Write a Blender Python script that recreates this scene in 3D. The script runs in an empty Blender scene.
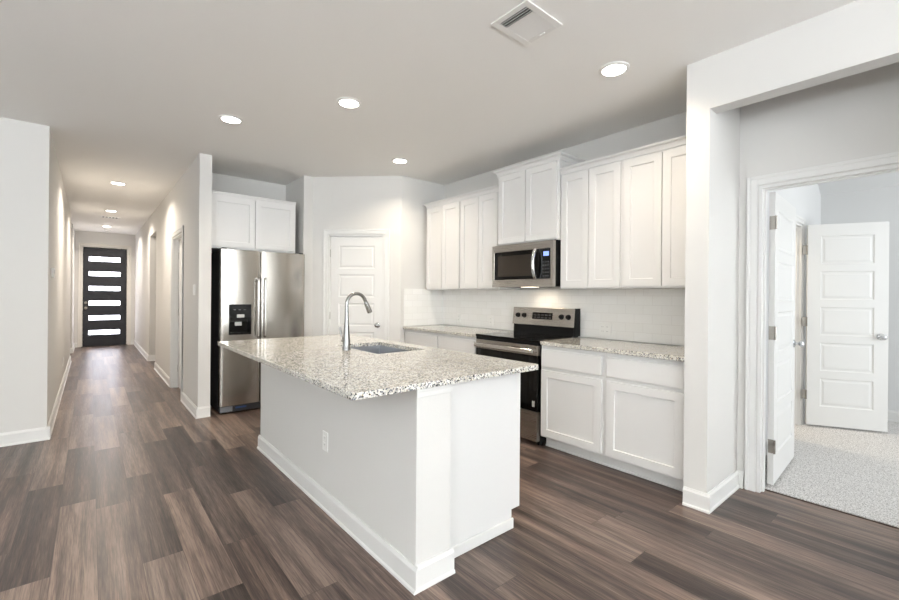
import bpy, bmesh, math, random
from mathutils import Vector, Matrix
random.seed(4)
SC = bpy.context.scene
COL = SC.collection
PI = math.pi

# ------------------------------------------------------------------ camera
F_PX, CX, CY, YAW, ROLL, CAM_H = 426.4, 449.5, 295.66, 0.700, 0.0085, 1.2895
cam = bpy.data.cameras.new('camera')
cam.sensor_width = 36.0
cam.sensor_fit = 'HORIZONTAL'
cam.lens = F_PX / 899 * 36.0
cam.shift_y = -(300 - CY) / 899
cam.clip_start = 0.05
camo = bpy.data.objects.new('camera', cam)
COL.objects.link(camo)
fwd = Vector((math.sin(YAW), math.cos(YAW), 0))
rgt = Vector((math.cos(YAW), -math.sin(YAW), 0))
up = Vector((0, 0, 1))
r2 = rgt * math.cos(ROLL) + up * math.sin(ROLL)
u2 = up * math.cos(ROLL) - rgt * math.sin(ROLL)
camo.matrix_world = Matrix(((r2.x, u2.x, -fwd.x, 0), (r2.y, u2.y, -fwd.y, 0), (r2.z, u2.z, -fwd.z, CAM_H), (0, 0, 0, 1)))
SC.camera = camo

# ------------------------------------------------------------------ view, world, big lights
SC.view_settings.view_transform = 'Standard'
SC.view_settings.look = 'None'
SC.view_settings.gamma = 1.0
SC.view_settings.use_curve_mapping = False
SC.view_settings.exposure = 0.35
w = bpy.data.worlds.new('world'); SC.world = w
w.use_nodes = True
w.node_tree.nodes['Background'].inputs[0].default_value = (0.85, 0.92, 1.0, 1)
w.node_tree.nodes['Background'].inputs[1].default_value = 1.0

def area(name, loc, target, sx, sy, watts, col, spread=PI):
    l = bpy.data.lights.new(name, 'AREA')
    l.shape = 'RECTANGLE'; l.size = sx; l.size_y = sy; l.energy = watts; l.color = col; l.spread = spread
    o = bpy.data.objects.new(name, l); COL.objects.link(o)
    o.location = loc
    o.rotation_euler = (Vector(target) - Vector(loc)).to_track_quat('-Z', 'Y').to_euler()
    return o
DAY = (0.855, 0.925, 1.0)
area('rear_fill_uplight', (-0.4, -5.4, 1.30), (-0.4, 0, 34), 6.0, 2.2, 810, DAY)      # added up-light behind the camera, aimed at the ceiling to brighten it
area('side_fill_uplight', (-4.3, -1.2, 1.30), (0, -1.2, 40), 5.6, 2.1, 350, DAY)  # unseen second up-light, added so the ceiling bounces more light around
area('bedroom_window_light', (4.9, -2.85, 1.5), (4.9, 0, 1.6), 2.2, 1.6, 62, (0.89, 0.945, 1.0))

# ------------------------------------------------------------------ helpers
def lin(c):
    c = c / 255.0
    return c / 12.92 if c <= 0.04045 else ((c + 0.055) / 1.055) ** 2.4
def rgb(r, g, b): return (lin(r), lin(g), lin(b), 1)

class N:
    """small node-tree builder"""
    def __init__(s, name):
        s.m = bpy.data.materials.new(name); s.m.use_nodes = True
        s.t = s.m.node_tree; s.b = s.t.nodes['Principled BSDF']
    def n(s, kind, **k):
        nd = s.t.nodes.new('ShaderNode' + kind)
        for a, v in k.items(): setattr(nd, a, v)
        return nd
    def l(s, a, b): s.t.links.new(a, b)
    def set(s, nd, **k):
        for a, v in k.items(): nd.inputs[a.replace('_', ' ')].default_value = v
    def math(s, op, a, b=None):
        nd = s.n('Math', operation=op)
        for i, v in enumerate((a, b)):
            if v is None: continue
            if isinstance(v, (int, float)): nd.inputs[i].default_value = v
            else: s.l(v, nd.inputs[i])
        return nd.outputs[0]
    def bump(s, h, strength, dist):
        nd = s.n('Bump'); nd.inputs['Strength'].default_value = strength; nd.inputs['Distance'].default_value = dist
        s.l(h, nd.inputs['Height']); s.l(nd.outputs[0], s.b.inputs['Normal'])
    def ramp(s, fac, stops, interp='LINEAR'):
        nd = s.n('ValToRGB'); cr = nd.color_ramp; cr.interpolation = interp
        while len(cr.elements) < len(stops): cr.elements.new(0.5)
        for e, (p, c) in zip(cr.elements, stops): e.position = p; e.color = c
        s.l(fac, nd.inputs[0]); return nd.outputs[0]
    def pos(s): return s.n('NewGeometry').outputs['Position']

def plain(name, col, rough=0.5, metal=0.0, spec=0.5, coat=0.0):
    a = N(name); a.b.inputs['Base Color'].default_value = col
    a.b.inputs['Roughness'].default_value = rough; a.b.inputs['Metallic'].default_value = metal
    a.b.inputs['Specular IOR Level'].default_value = spec
    a.b.inputs['Coat Weight'].default_value = coat
    return a.m
def painted(name, col, rough, scale, strength, dist=0.002):
    a = N(name); a.b.inputs['Base Color'].default_value = col; a.b.inputs['Roughness'].default_value = rough
    a.b.inputs['Specular IOR Level'].default_value = 0.3
    t = a.n('TexNoise'); t.inputs['Scale'].default_value = scale; t.inputs['Detail'].default_value = 3
    a.l(a.pos(), t.inputs['Vector']); a.bump(t.outputs['Fac'], strength, dist)
    return a.m
def glowing(name, col, strength):
    a = N(name); a.b.inputs['Base Color'].default_value = col
    a.b.inputs['Emission Color'].default_value = col; a.b.inputs['Emission Strength'].default_value = strength
    return a.m

WALL = painted('wall_paint', rgb(221, 219, 215), 0.75, 90, 0.16)
CEIL = painted('ceiling_paint', rgb(247, 245, 241), 0.85, 60, 0.22)
BEDW = painted('bedroom_wall_paint', rgb(226, 226, 225), 0.75, 90, 0.12)
TRIM = plain('trim_paint', rgb(229, 228, 225), 0.35)
DOORP = plain('door_paint', rgb(229, 228, 225), 0.38)
CAB = plain('cabinet_paint', rgb(228, 227, 225), 0.32)
CABIN = plain('cabinet_shadow_gap', rgb(205, 203, 198), 0.6)
PLATE = plain('white_plastic', rgb(240, 239, 235), 0.4)
SLOT = plain('dark_slot', rgb(70, 68, 66), 0.6)
FAUCET = plain('brushed_faucet_steel', rgb(150, 150, 149), 0.24, 1.0)
CHROME = plain('chrome', rgb(205, 207, 208), 0.16, 1.0)
NICKEL = plain('satin_nickel', rgb(165, 160, 152), 0.32, 1.0)
BLACKG = plain('black_glass', rgb(8, 8, 9), 0.06, 0.0, 0.35)
BLACKP = plain('black_plastic', rgb(14, 14, 15), 0.45, 0.0, 0.25)
DARKG = plain('dark_grey_case', rgb(58, 58, 60), 0.45, 0.3)
FDOOR = plain('front_door_paint', rgb(30, 30, 36), 0.4)
PANE = glowing('frosted_daylit_glass', (0.90, 0.90, 1.0, 1), 9.0)
LENS = glowing('lamp_lens', (1.0, 0.97, 0.92, 1), 14.0)
SCREEN = glowing('blue_display', (0.25, 0.36, 0.95, 1), 0.7)
DIGIT = glowing('display_digits', (0.75, 0.82, 1.0, 1), 1.2)
LABELG = plain('pale_label', rgb(190, 190, 188), 0.5)
MARK = plain('print_grey', rgb(130, 130, 130), 0.5)
BLUEL = plain('blue_label', rgb(45, 75, 125), 0.5)
WHITEV = plain('vent_enamel', rgb(238, 236, 232), 0.45)

def steel(name, col, axis, rough=0.24):
    a = N(name); a.b.inputs['Metallic'].default_value = 1.0
    m = a.n('Mapping'); m.inputs['Scale'].default_value = {'x': (4, 4, 600), 'z': (500, 500, 3), 'y': (500, 3, 500)}[axis]
    a.l(a.pos(), m.inputs['Vector'])
    t = a.n('TexNoise'); t.inputs['Scale'].default_value = 1.0; t.inputs['Detail'].default_value = 2
    a.l(m.outputs[0], t.inputs['Vector'])
    c2 = tuple(v * 0.86 for v in col[:3]) + (1,)
    a.l(a.ramp(t.outputs['Fac'], [(0.3, c2), (0.7, col)]), a.b.inputs['Base Color'])
    a.l(a.math('MULTIPLY_ADD', t.outputs['Fac'], 0.10), a.b.inputs['Roughness'])
    a.t.nodes[-1].inputs[2].default_value = rough - 0.05
    big = a.n('TexNoise'); big.inputs['Scale'].default_value = 2.2; big.inputs['Detail'].default_value = 0
    m2 = a.n('Mapping'); m2.inputs['Scale'].default_value = (1.6, 1.6, 0.35); a.l(a.pos(), m2.inputs['Vector']); a.l(m2.outputs[0], big.inputs['Vector'])
    a.bump(big.outputs['Fac'], 0.35, 0.02)
    return a.m
STEEL = steel('brushed_steel', rgb(182, 177, 170), 'z', 0.20)
STEELB = steel('polished_steel_bar', rgb(222, 220, 216), 'z', 0.2)
STEELH = steel('brushed_steel_across', rgb(186, 180, 173), 'y', 0.28)
SINKM = steel('sink_steel', rgb(182, 185, 190), 'x', 0.36)

def mat_floor():
    a = N('vinyl_plank'); W, L = 0.165, 1.22
    p = a.n('SeparateXYZ'); a.l(a.pos(), p.inputs[0])
    xr = a.math('DIVIDE', a.math('ADD', p.outputs[0], 19.8 - 0.034), W)
    row = a.math('FLOOR', xr)
    wn = a.n('TexWhiteNoise', noise_dimensions='1D'); a.l(row, wn.inputs['W'])
    yy = a.math('DIVIDE', a.math('ADD', a.math('ADD', p.outputs[1], 40.0), a.math('MULTIPLY', wn.outputs['Value'], L * 7)), L)
    idx = a.math('FLOOR', yy)
    cid = a.n('CombineXYZ'); a.l(row, cid.inputs[0]); a.l(idx, cid.inputs[1])
    w2 = a.n('TexWhiteNoise', noise_dimensions='2D'); a.l(cid.outputs[0], w2.inputs['Vector'])
    # grain: noise stretched along the plank, shifted per plank
    gv = a.n('CombineXYZ')
    a.l(a.math('ADD', a.math('MULTIPLY', p.outputs[0], 44.0), a.math('MULTIPLY', w2.outputs['Value'], 91.0)), gv.inputs[0])
    a.l(a.math('ADD', a.math('MULTIPLY', p.outputs[1], 1.05), a.math('MULTIPLY', w2.outputs['Value'], 37.0)), gv.inputs[1])
    g1 = a.n('TexNoise'); a.set(g1, Scale=1.0, Detail=6.0, Roughness=0.6, Distortion=1.1); a.l(gv.outputs[0], g1.inputs['Vector'])
    gv2 = a.n('Mapping'); gv2.inputs['Scale'].default_value = (4.5, 7.0, 1); a.l(gv.outputs[0], gv2.inputs['Vector'])
    g2 = a.n('TexNoise'); a.set(g2, Scale=1.0, Detail=3.0, Roughness=0.6); a.l(gv2.outputs[0], g2.inputs['Vector'])
    gv3 = a.n('Mapping'); gv3.inputs['Scale'].default_value = (0.36, 0.8, 1); a.l(gv.outputs[0], gv3.inputs['Vector'])
    g3 = a.n('TexNoise'); a.set(g3, Scale=1.0, Detail=2.0, Roughness=0.5); a.l(gv3.outputs[0], g3.inputs['Vector'])
    s = a.math('ADD', a.math('MULTIPLY', w2.outputs['Value'], 0.24), a.math('MULTIPLY', g1.outputs['Fac'], 0.50))
    s = a.math('ADD', s, a.math('MULTIPLY', g2.outputs['Fac'], 0.46))
    s = a.math('ADD', s, a.math('MULTIPLY', g3.outputs['Fac'], 0.62))
    s = a.math('ADD', a.math('MULTIPLY', a.math('SUBTRACT', s, 0.92), 0.86), 0.49)
    col = a.ramp(s, [(0.28, rgb(46, 39, 37)), (0.42, rgb(79, 67, 62)), (0.53, rgb(108, 93, 85)), (0.68, rgb(148, 130, 118))])
    # a redder cast on some planks
    w3 = a.n('TexWhiteNoise', noise_dimensions='3D'); cz = a.n('CombineXYZ'); a.l(row, cz.inputs[0]); a.l(idx, cz.inputs[1]); cz.inputs[2].default_value = 3.0
    a.l(cz.outputs[0], w3.inputs['Vector'])
    mx = a.n('Mix', data_type='RGBA', blend_type='MULTIPLY'); mx.inputs[7].default_value = (1.03, 0.97, 0.94, 1)
    a.l(w3.outputs['Value'], mx.inputs[0]); a.l(col, mx.inputs[6])
    # seams
    fx = a.math('FRACT', xr); fy = a.math('FRACT', yy)
    ex = a.math('MULTIPLY', a.math('MINIMUM', fx, a.math('SUBTRACT', 1.0, fx)), W)
    ey = a.math('MULTIPLY', a.math('MINIMUM', fy, a.math('SUBTRACT', 1.0, fy)), L)
    e = a.math('MINIMUM', ex, ey)
    seam = a.math('LESS_THAN', e, 0.0014)
    mx2 = a.n('Mix', data_type='RGBA'); mx2.inputs[7].default_value = rgb(50, 40, 36)
    a.l(a.math('MULTIPLY', seam, 0.6), mx2.inputs[0]); a.l(mx.outputs[2], mx2.inputs[6])
    a.l(mx2.outputs[2], a.b.inputs['Base Color'])
    a.l(a.ramp(g1.outputs['Fac'], [(0.3, (0.28, 0.28, 0.28, 1)), (0.7, (0.40, 0.40, 0.40, 1))]), a.b.inputs['Roughness'])
    a.b.inputs['Specular IOR Level'].default_value = 0.45
    a.bump(a.math('ADD', a.math('MULTIPLY', g1.outputs['Fac'], 0.5), a.math('MULTIPLY', seam, -1.0)), 0.25, 0.002)
    return a.m
FLOOR = mat_floor()

def mat_granite():
    a = N('speckled_granite')
    P = a.pos()
    base = a.n('TexNoise'); a.set(base, Scale=16.0, Detail=4.0); a.l(P, base.inputs['Vector'])
    c0 = a.ramp(base.outputs['Fac'], [(0.30, rgb(204, 199, 186)), (0.5, rgb(217, 213, 202)), (0.70, rgb(230, 227, 220))])
    def layer(prev, scale, lo, hi, col, kind='F1', seed=0.0):
        m = a.n('Mapping'); m.inputs['Location'].default_value = (seed, seed * 2, seed); a.l(P, m.inputs['Vector'])
        v = a.n('TexVoronoi'); v.inputs['Scale'].default_value = scale; a.l(m.outputs[0], v.inputs['Vector'])
        sep = a.n('SeparateColor'); a.l(v.outputs['Color'], sep.inputs[0])
        mask = a.math('LESS_THAN', sep.outputs[0], hi)
        d = a.math('LESS_THAN', v.outputs['Distance'], lo)
        mx = a.n('Mix', data_type='RGBA'); mx.inputs[7].default_value = col
        a.l(a.math('MULTIPLY', mask, d), mx.inputs[0]); a.l(prev, mx.inputs[6]); return mx.outputs[2]
    c = layer(c0, 120, 0.55, 0.30, rgb(240, 238, 232), seed=1.3)
    c = layer(c, 150, 0.60, 0.32, rgb(164, 163, 160), seed=3.7)
    c = layer(c, 150, 0.60, 0.26, rgb(106, 108, 114), seed=7.1)
    c = layer(c, 150, 0.48, 0.05, rgb(160, 136, 106), seed=9.4)
    c = layer(c, 140, 0.55, 0.18, rgb(28, 28, 33), seed=12.9)
    a.l(c, a.b.inputs['Base Color'])
    a.b.inputs['Roughness'].default_value = 0.09
    a.b.inputs['Specular IOR Level'].default_value = 0.55
    return a.m
GRANITE = mat_granite()

def mat_tile():
    a = N('white_subway_tile')
    p = a.n('SeparateXYZ'); a.l(a.pos(), p.inputs[0])
    c = a.n('CombineXYZ'); a.l(a.math('ADD', p.outputs[1], p.outputs[0]), c.inputs[0]); a.l(a.math('SUBTRACT', p.outputs[2], 0.914), c.inputs[1])
    b = a.n('TexBrick'); a.set(b, Scale=1.0, Mortar_Size=0.0016, Brick_Width=0.154, Row_Height=0.0775, Mortar_Smooth=0.3, Bias=0.0)
    b.inputs['Color1'].default_value = rgb(246, 245, 242); b.inputs['Color2'].default_value = rgb(242, 241, 237); b.inputs['Mortar'].default_value = rgb(232, 230, 226)
    a.l(c.outputs[0], b.inputs['Vector']); a.l(b.outputs['Color'], a.b.inputs['Base Color'])
    a.b.inputs['Roughness'].default_value = 0.10
    a.bump(b.outputs['Fac'], -0.25, 0.001)
    return a.m
TILE = mat_tile()

def mat_carpet():
    a = N('speckled_carpet'); P = a.pos()
    v = a.n('TexNoise'); a.set(v, Scale=120.0, Detail=3.0, Roughness=0.75); a.l(P, v.inputs['Vector'])
    a.l(a.ramp(v.outputs['Fac'], [(0.36, rgb(150, 146, 142)), (0.47, rgb(214, 210, 206)), (0.58, rgb(240, 238, 235))]), a.b.inputs['Base Color'])
    a.b.inputs['Roughness'].default_value = 0.95; a.b.inputs['Specular IOR Level'].default_value = 0.1
    a.bump(v.outputs['Fac'], 0.9, 0.008)
    return a.m
CARPET = mat_carpet()

ROOT = {}
class MB:
    """collects shapes in world coordinates; build() links them as ONE mesh in the frame of its thing"""
    def __init__(s): s.bm = bmesh.new()
    def box(s, x0, x1, y0, y1, z0, z1, bev=0.0, seg=2):
        vs = [s.bm.verts.new(v) for v in ((x0,y0,z0),(x1,y0,z0),(x1,y1,z0),(x0,y1,z0),(x0,y0,z1),(x1,y0,z1),(x1,y1,z1),(x0,y1,z1))]
        fs = [s.bm.faces.new([vs[i] for i in f]) for f in ((3,2,1,0),(4,5,6,7),(0,1,5,4),(1,2,6,5),(2,3,7,6),(3,0,4,7))]
        if bev > 0:
            es = list({e for f in fs for e in f.edges})
            bmesh.ops.bevel(s.bm, geom=es, offset=bev, segments=seg, profile=0.5, affect='EDGES')
        return s
    def obox(s, O, U, V, W, u, v, w_, bev=0.0):
        """oriented box: origin O, unit axes U,V,W, sizes"""
        O, U, V, W = Vector(O), Vector(U), Vector(V), Vector(W)
        vs = [s.bm.verts.new(O + U*(u*i) + V*(v*j) + W*(w_*k)) for k in (0,1) for j in (0,1) for i in (0,1)]
        fs = [s.bm.faces.new([vs[i] for i in f]) for f in ((0,2,3,1),(4,5,7,6),(0,1,5,4),(1,3,7,5),(3,2,6,7),(2,0,4,6))]
        if bev > 0:
            es = list({e for f in fs for e in f.edges})
            bmesh.ops.bevel(s.bm, geom=es, offset=bev, segments=2, profile=0.5, affect='EDGES')
        return s
    def quad(s, pts): s.bm.faces.new([s.bm.verts.new(p) for p in pts]); return s
    def prism(s, poly, d):
        """closed polygon (world points) extruded by vector d"""
        d = Vector(d); a = [s.bm.verts.new(p) for p in poly]; b = [s.bm.verts.new(Vector(p) + d) for p in poly]
        n = len(poly); s.bm.faces.new(a[::-1]); s.bm.faces.new(b)
        for i in range(n): s.bm.faces.new((a[i], a[(i+1) % n], b[(i+1) % n], b[i]))
        return s
    def lathe(s, c, prof, n=24, axis=(0,0,1), cap=True):
        """prof: (radius, distance along the axis)"""
        ax = Vector(axis).normalized(); t = ax.orthogonal().normalized(); b = ax.cross(t); c = Vector(c)
        rings = [[s.bm.verts.new(c + ax*h + (t*math.cos(2*PI*i/n) + b*math.sin(2*PI*i/n))*r) for i in range(n)] for r, h in prof]
        for p, q in zip(rings, rings[1:]):
            for i in range(n): s.bm.faces.new((p[i], p[(i+1) % n], q[(i+1) % n], q[i]))
        if cap: s.bm.faces.new(rings[0][::-1]); s.bm.faces.new(rings[-1])
        return s
    def tube(s, pts, rad, n=14):
        pts = [Vector(p) for p in pts]; rs = rad if isinstance(rad, (list, tuple)) else [rad]*len(pts)
        rings = []; t0 = None
        for i, p in enumerate(pts):
            d = (pts[min(i+1, len(pts)-1)] - pts[max(i-1, 0)]).normalized()
            t0 = d.orthogonal().normalized() if t0 is None else (t0 - d*t0.dot(d)).normalized()
            b = d.cross(t0)
            rings.append([s.bm.verts.new(p + (t0*math.cos(2*PI*k/n) + b*math.sin(2*PI*k/n))*rs[i]) for k in range(n)])
        for p, q in zip(rings, rings[1:]):
            for k in range(n): s.bm.faces.new((p[k], p[(k+1) % n], q[(k+1) % n], q[k]))
        s.bm.faces.new(rings[0][::-1]); s.bm.faces.new(rings[-1])
        return s
    def panelled(s, O, U, w, h, N_, t, panels, both=False, prof=((0,0),(0.004,0.009),)):
        """slab with recessed panels on its front: O lower corner of the FRONT face, U along, Z up, N_ outward normal.
        prof: (inset, depth) rings of each panel"""
        O, U, N_ = Vector(O), Vector(U).normalized(), Vector(N_).normalized(); Z = Vector((0,0,1))
        def P(u, v, d): return s.bm.verts.new(O + U*u + Z*v - N_*d)
        def face(vs, flip=False): s.bm.faces.new(vs[::-1] if flip else vs)
        rt = U.cross(Z).dot(N_) < 0
        us = sorted({0, w} | {round(a, 5) for p in panels for a in p[:2]}); vs_ = sorted({0, h} | {round(a, 5) for p in panels for a in p[2:]})
        def side(sgn):
            D = (lambda d: d) if sgn > 0 else (lambda d: t - d)
            fl = rt if sgn > 0 else not rt
            for i in range(len(us)-1):
                for j in range(len(vs_)-1):
                    um, vm = (us[i]+us[i+1])/2, (vs_[j]+vs_[j+1])/2
                    if any(p[0] < um < p[1] and p[2] < vm < p[3] for p in panels): continue
                    face([P(us[i],vs_[j],D(0)), P(us[i+1],vs_[j],D(0)), P(us[i+1],vs_[j+1],D(0)), P(us[i],vs_[j+1],D(0))], fl)
            for u0, u1, v0, v1 in panels:
                rings = [[P(u0+i, v0+i, D(d)), P(u1-i, v0+i, D(d)), P(u1-i, v1-i, D(d)), P(u0+i, v1-i, D(d))] for i, d in prof]
                for a, b in zip(rings, rings[1:]):
                    for k in range(4): face([a[k], a[(k+1) % 4], b[(k+1) % 4], b[k]], fl)
                face(rings[-1], fl)
        side(1)
        if both: side(-1)
        else: face([P(0,0,t), P(w,0,t), P(w,h,t), P(0,h,t)], not rt)
        c = [(0,0),(w,0),(w,h),(0,h)]
        for k in range(4):
            (a0,b0),(a1,b1) = c[k], c[(k+1) % 4]
            face([P(a0,b0,0), P(a0,b0,t), P(a1,b1,t), P(a1,b1,0)], rt)
        return s
    def build(s, name, mat, parent=None, smooth=False, bevel=0.0):
        bmesh.ops.remove_doubles(s.bm, verts=s.bm.verts, dist=1e-5)
        bmesh.ops.recalc_face_normals(s.bm, faces=s.bm.faces)
        if parent is not None:
            off = ROOT.get(parent.name)
            if off is not None: bmesh.ops.translate(s.bm, vec=-off, verts=s.bm.verts)
        me = bpy.data.meshes.new(name); s.bm.to_mesh(me); s.bm.free()
        mats = mat if isinstance(mat, (list, tuple)) else [mat]
        for m_ in mats: me.materials.append(m_)
        o = bpy.data.objects.new(name, me); COL.objects.link(o)
        if smooth:
            for p in me.polygons: p.use_smooth = True
            me.set_sharp_from_angle(angle=math.radians(35))
        if bevel > 0:
            b = o.modifiers.new('edge', 'BEVEL'); b.width = bevel; b.segments = 2; b.limit_method = 'ANGLE'; b.angle_limit = math.radians(40)
        if parent is not None:
            o.parent = parent
            if parent.name in ROOT: ROOT[o.name] = ROOT[parent.name]
        return o

def tag(o, label, cat, group=None):
    o['label'] = label; o['category'] = cat
    if group: o['group'] = group
    return o
def thing(name, label, cat, loc=(0,0,0), group=None, rotz=0.0, local=False):
    o = bpy.data.objects.new(name, None); COL.objects.link(o)
    o.location = loc; o.rotation_euler = (0, 0, rotz); o.empty_display_size = 0.1
    if not local: ROOT[o.name] = Vector(loc)
    return tag(o, label, cat, group)
def struct(name, mb, mat, **k):
    o = mb.build(name, mat, None, **k); o['kind'] = 'structure'; return o
def copy_thing(root, loc, label, rotz=None):
    def cp(o, par):
        c = o.copy(); COL.objects.link(c)
        if par is not None: c.parent = par
        for ch in [x for x in bpy.data.objects if x.parent == o]: cp(ch, c)
        return c
    c = cp(root, None); c.location = loc; c['label'] = label
    if rotz is not None: c.rotation_euler = (0, 0, rotz)
    return c

# ------------------------------------------------------------------ room shell
H = 2.743
T = 0.114
XR, XA, XB, YA, YB, YF = 3.555, -0.283, 0.856, 5.119, 5.044, 13.266   # range wall, hall walls, wall ends, front door wall
XP, YP = 2.847, 0.960                                                  # wing wall end by the alcove
XD = 3.400                                                             # bedroom door wall
YN = -0.180                                                             # near end of the alcove, out of view, pulled in for shade
DY0, DY1, DH = 0.030, 0.846, 2.035                                     # bedroom doorway
struct('floor', MB().box(-4.6, 3.488, -5.7, 13.4, -0.06, 0), FLOOR)
struct('floor_bedroom', MB().box(3.490, 6.60, -3.1, 2.3, -0.06, 0.010), CARPET)
struct('ceiling', MB().box(-4.6, 6.7, -5.7, 13.5, H, H + 0.06), CEIL)
struct('wall_front_left', MB().box(-4.6, XA, YA, YA + T, 0, H), WALL)
struct('wall_hall_left', MB().box(XA - T, XA, YA + T, 10.64, 0, H), WALL)
struct('wall_hall_left_far', MB().box(-1.9, XA - 0.007, 12.05, 12.05 + T, 0, H).box(XA - 0.007 - T, XA - 0.007, 12.05 + T, YF, 0, H), WALL)
struct('wall_side_room', MB().box(-1.9 - T, -1.9, 10.5, 12.3, 0, H).box(-1.9, XA - T, 10.64 - T, 10.64, 0, H), WALL)
# hall right wall with a closet doorway and a cased-free opening
HD0, HD1, HDH = 6.045, 6.875, 2.04
HO0, HO1, HOH = 8.80, 9.84, 2.36
hw = MB()
hw.box(XB, XB + T, YB, HD0, 0, H).box(XB, XB + T, HD0, HD1, HDH, H).box(XB, XB + T, HD1, HO0, 0, H)
hw.box(XB, XB + T, HO0, HO1, HOH, H).box(XB, XB + T, HO1, YF, 0, H)
struct('wall_hall_right', hw, WALL)
struct('wall_side_passage', MB().box(XB + T, 2.5, HO1, HO1 + T, 0, H).box(XB + T, 2.5, HO0 - T, HO0, 0, H).box(2.5, 2.5 + T, HO0 - T, HO1 + T, 0, H), WALL)
# front door wall with a hole for the door
FD0, FD1, FDH = -0.158, 0.712, 2.395
struct('wall_front_door', MB().box(-2.0, FD0, YF, YF + T, 0, H).box(FD1, 2.7, YF, YF + T, 0, H).box(FD0, FD1, YF, YF + T, FDH, H), WALL)
# fridge alcove, pantry corner, range wall
XQ, YQ = 1.985, 5.130
YW = 5.770
struct('wall_fridge_back', MB().box(XB + T, XQ + T, YW, YW + T, 0, H), WALL)
PA, PB_ = Vector((2.100, YQ, 0)), Vector((2.885, 4.345, 0))
PD = (PB_ - PA).normalized(); PN = Vector((-PD.y, PD.x, 0)); PN = PN if PN.y < 0 else -PN
if PN.x > 0: PN = -PN
PL = (PB_ - PA).length
P0s, P1s, PH = PL - 0.905, PL - 0.205, 2.030     # pantry doorway along the diagonal wall
def diag(s, n, z): return PA + PD*s + PN*n + Vector((0,0,z))
pw = MB()
pw.box(XQ, XQ + 0.02, YQ + T, YW, 0, H)
pw.prism([(XQ, YQ, 0), (PA.x, YQ, 0), (PA.x + 0.05, YQ + T, 0), (XQ, YQ + T, 0)], (0, 0, H))
def dwall(s0, s1, z0, z1): pw.obox(diag(s0, 0, z0), PD, -PN, (0,0,1), s1 - s0, T, z1 - z0)
dwall(0, P0s, 0, H); dwall(P1s, PL, 0, H); dwall(P0s, P1s, PH, H)
struct('wall_pantry', pw, WALL)
struct('wall_pantry_side', MB().box(PB_.x, XR, 4.345, 4.345 + T, 0, H), WALL)
struct('wall_range', MB().box(XR, XR + T, YP + 0.14, 4.345 + T, 0, H), WALL)
struct('wall_wing', MB().box(XP, XR + T, YP, YP + 0.132, 0, H), WALL)
struct('wall_header', MB().box(XP, XP + T, YN, YP, 2.430, H), WALL)
struct('wall_alcove_end', MB().box(XP, XD + T, YN - T, YN, 0, H).box(XP, XP + T, -5.6, YN - T, 0, H), WALL)  # unseen end wall, set close to keep light off the alcove
struct('wall_bedroom_door', MB().box(XD, XD + T, DY1, YP, 0, H).box(XD, XD + T, YN, DY0, 0, H).box(XD, XD + T, DY0, DY1, DH, H), WALL)
# bedroom shell
BX, BY = 6.450, 1.010
B0, B1 = 4.905, 5.525                              # doorway in the bedroom side wall
struct('wall_bedroom_side', MB().box(XR + T + 0.002, B0, BY, BY + T, 0, H).box(B1, BX + T, BY, BY + T, 0, H).box(B0, B1, BY, BY + T, DH, H), BEDW)
struct('wall_bedroom_back', MB().box(BX, BX + T, -3.1, BY, 0, H), BEDW)
struct('ceiling_bedroom_slope', MB().prism([(BX, 0, 2.48), (BX, 0, H), (BX - 0.42, 0, H)], (0, BY, 0)).prism([(BX, 0, 2.48), (BX, 0, H), (BX - 0.42, 0, H)], (0, -3.0, 0)), BEDW)
struct('wall_bedroom_window', MB().box(XD + T, BX + T, -3.1, -3.0, 0, H), BEDW)
struct('wall_bath', MB().box(4.3, 4.4, BY + T, 2.3, 0, H).box(5.9, 6.0, BY + T, 2.3, 0, H).box(4.4, 5.9, 2.2, 2.3, 0, H), WALL)
l = bpy.data.lights.new('bath_lamp', 'AREA'); l.shape = 'DISK'; l.size = 0.2; l.energy = 14; l.color = (1, 0.88, 0.72)
lo = bpy.data.objects.new('bath_lamp', l); COL.objects.link(lo); lo.location = (5.0, 1.65, H - 0.05)
# living room side behind the camera
struct('wall_rear', MB().box(-4.6, XP + T, -5.7, -5.6, 0, H), WALL)
struct('wall_side', MB().box(-4.6, -4.5, -5.6, YA, 0, H), WALL)

# ------------------------------------------------------------------ baseboards
BH, BT = 0.112, 0.014
def bb_prof(O, D, Nn):
    """cross-section polygon at O on the wall line; Nn outward"""
    O, Nn = Vector(O), Vector(Nn)
    return [O + Nn*a + Vector((0,0,z)) for a, z in ((0.0005,0.001),(BT+0.008,0.001),(BT+0.007,0.012),(BT,0.018),(BT,BH-0.018),(BT*0.55,BH-0.006),(BT*0.45,BH),(0.0005,BH))]
def base_run(mb, A, B, Nn, e0=0, e1=0):
    A, B = Vector((A[0],A[1],0)), Vector((B[0],B[1],0)); D = (B - A).normalized()
    A -= D*e0; B += D*e1
    mb.prism(bb_prof(A, D, Nn), B - A); return mb
E_ = BT + 0.008
struct('baseboard_front_left', base_run(MB(), (-4.5, YA), (XA, YA), (0,-1,0), 0, E_), TRIM)
struct('baseboard_hall_left', base_run(MB(), (XA, YA), (XA, 10.64), (1,0,0), 0, 0), TRIM)
struct('baseboard_hall_left_far', base_run(base_run(MB(), (-1.9, 12.05), (XA - 0.007, 12.05), (0,-1,0), 0, E_), (XA - 0.007, 12.05), (XA - 0.007, YF), (1,0,0)), TRIM)
hb = MB(); base_run(hb, (XB, YB), (XB, HD0 - 0.062), (-1,0,0), E_, 0); base_run(hb, (XB, HD1 + 0.062), (XB, HO0), (-1,0,0)); base_run(hb, (XB, HO1), (XB, YF), (-1,0,0))
base_run(hb, (XB, YB), (XB + T, YB), (0,-1,0)); base_run(hb, (XB, HO1), (2.5, HO1), (0,-1,0))
struct('baseboard_hall_right', hb, TRIM)
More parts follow.
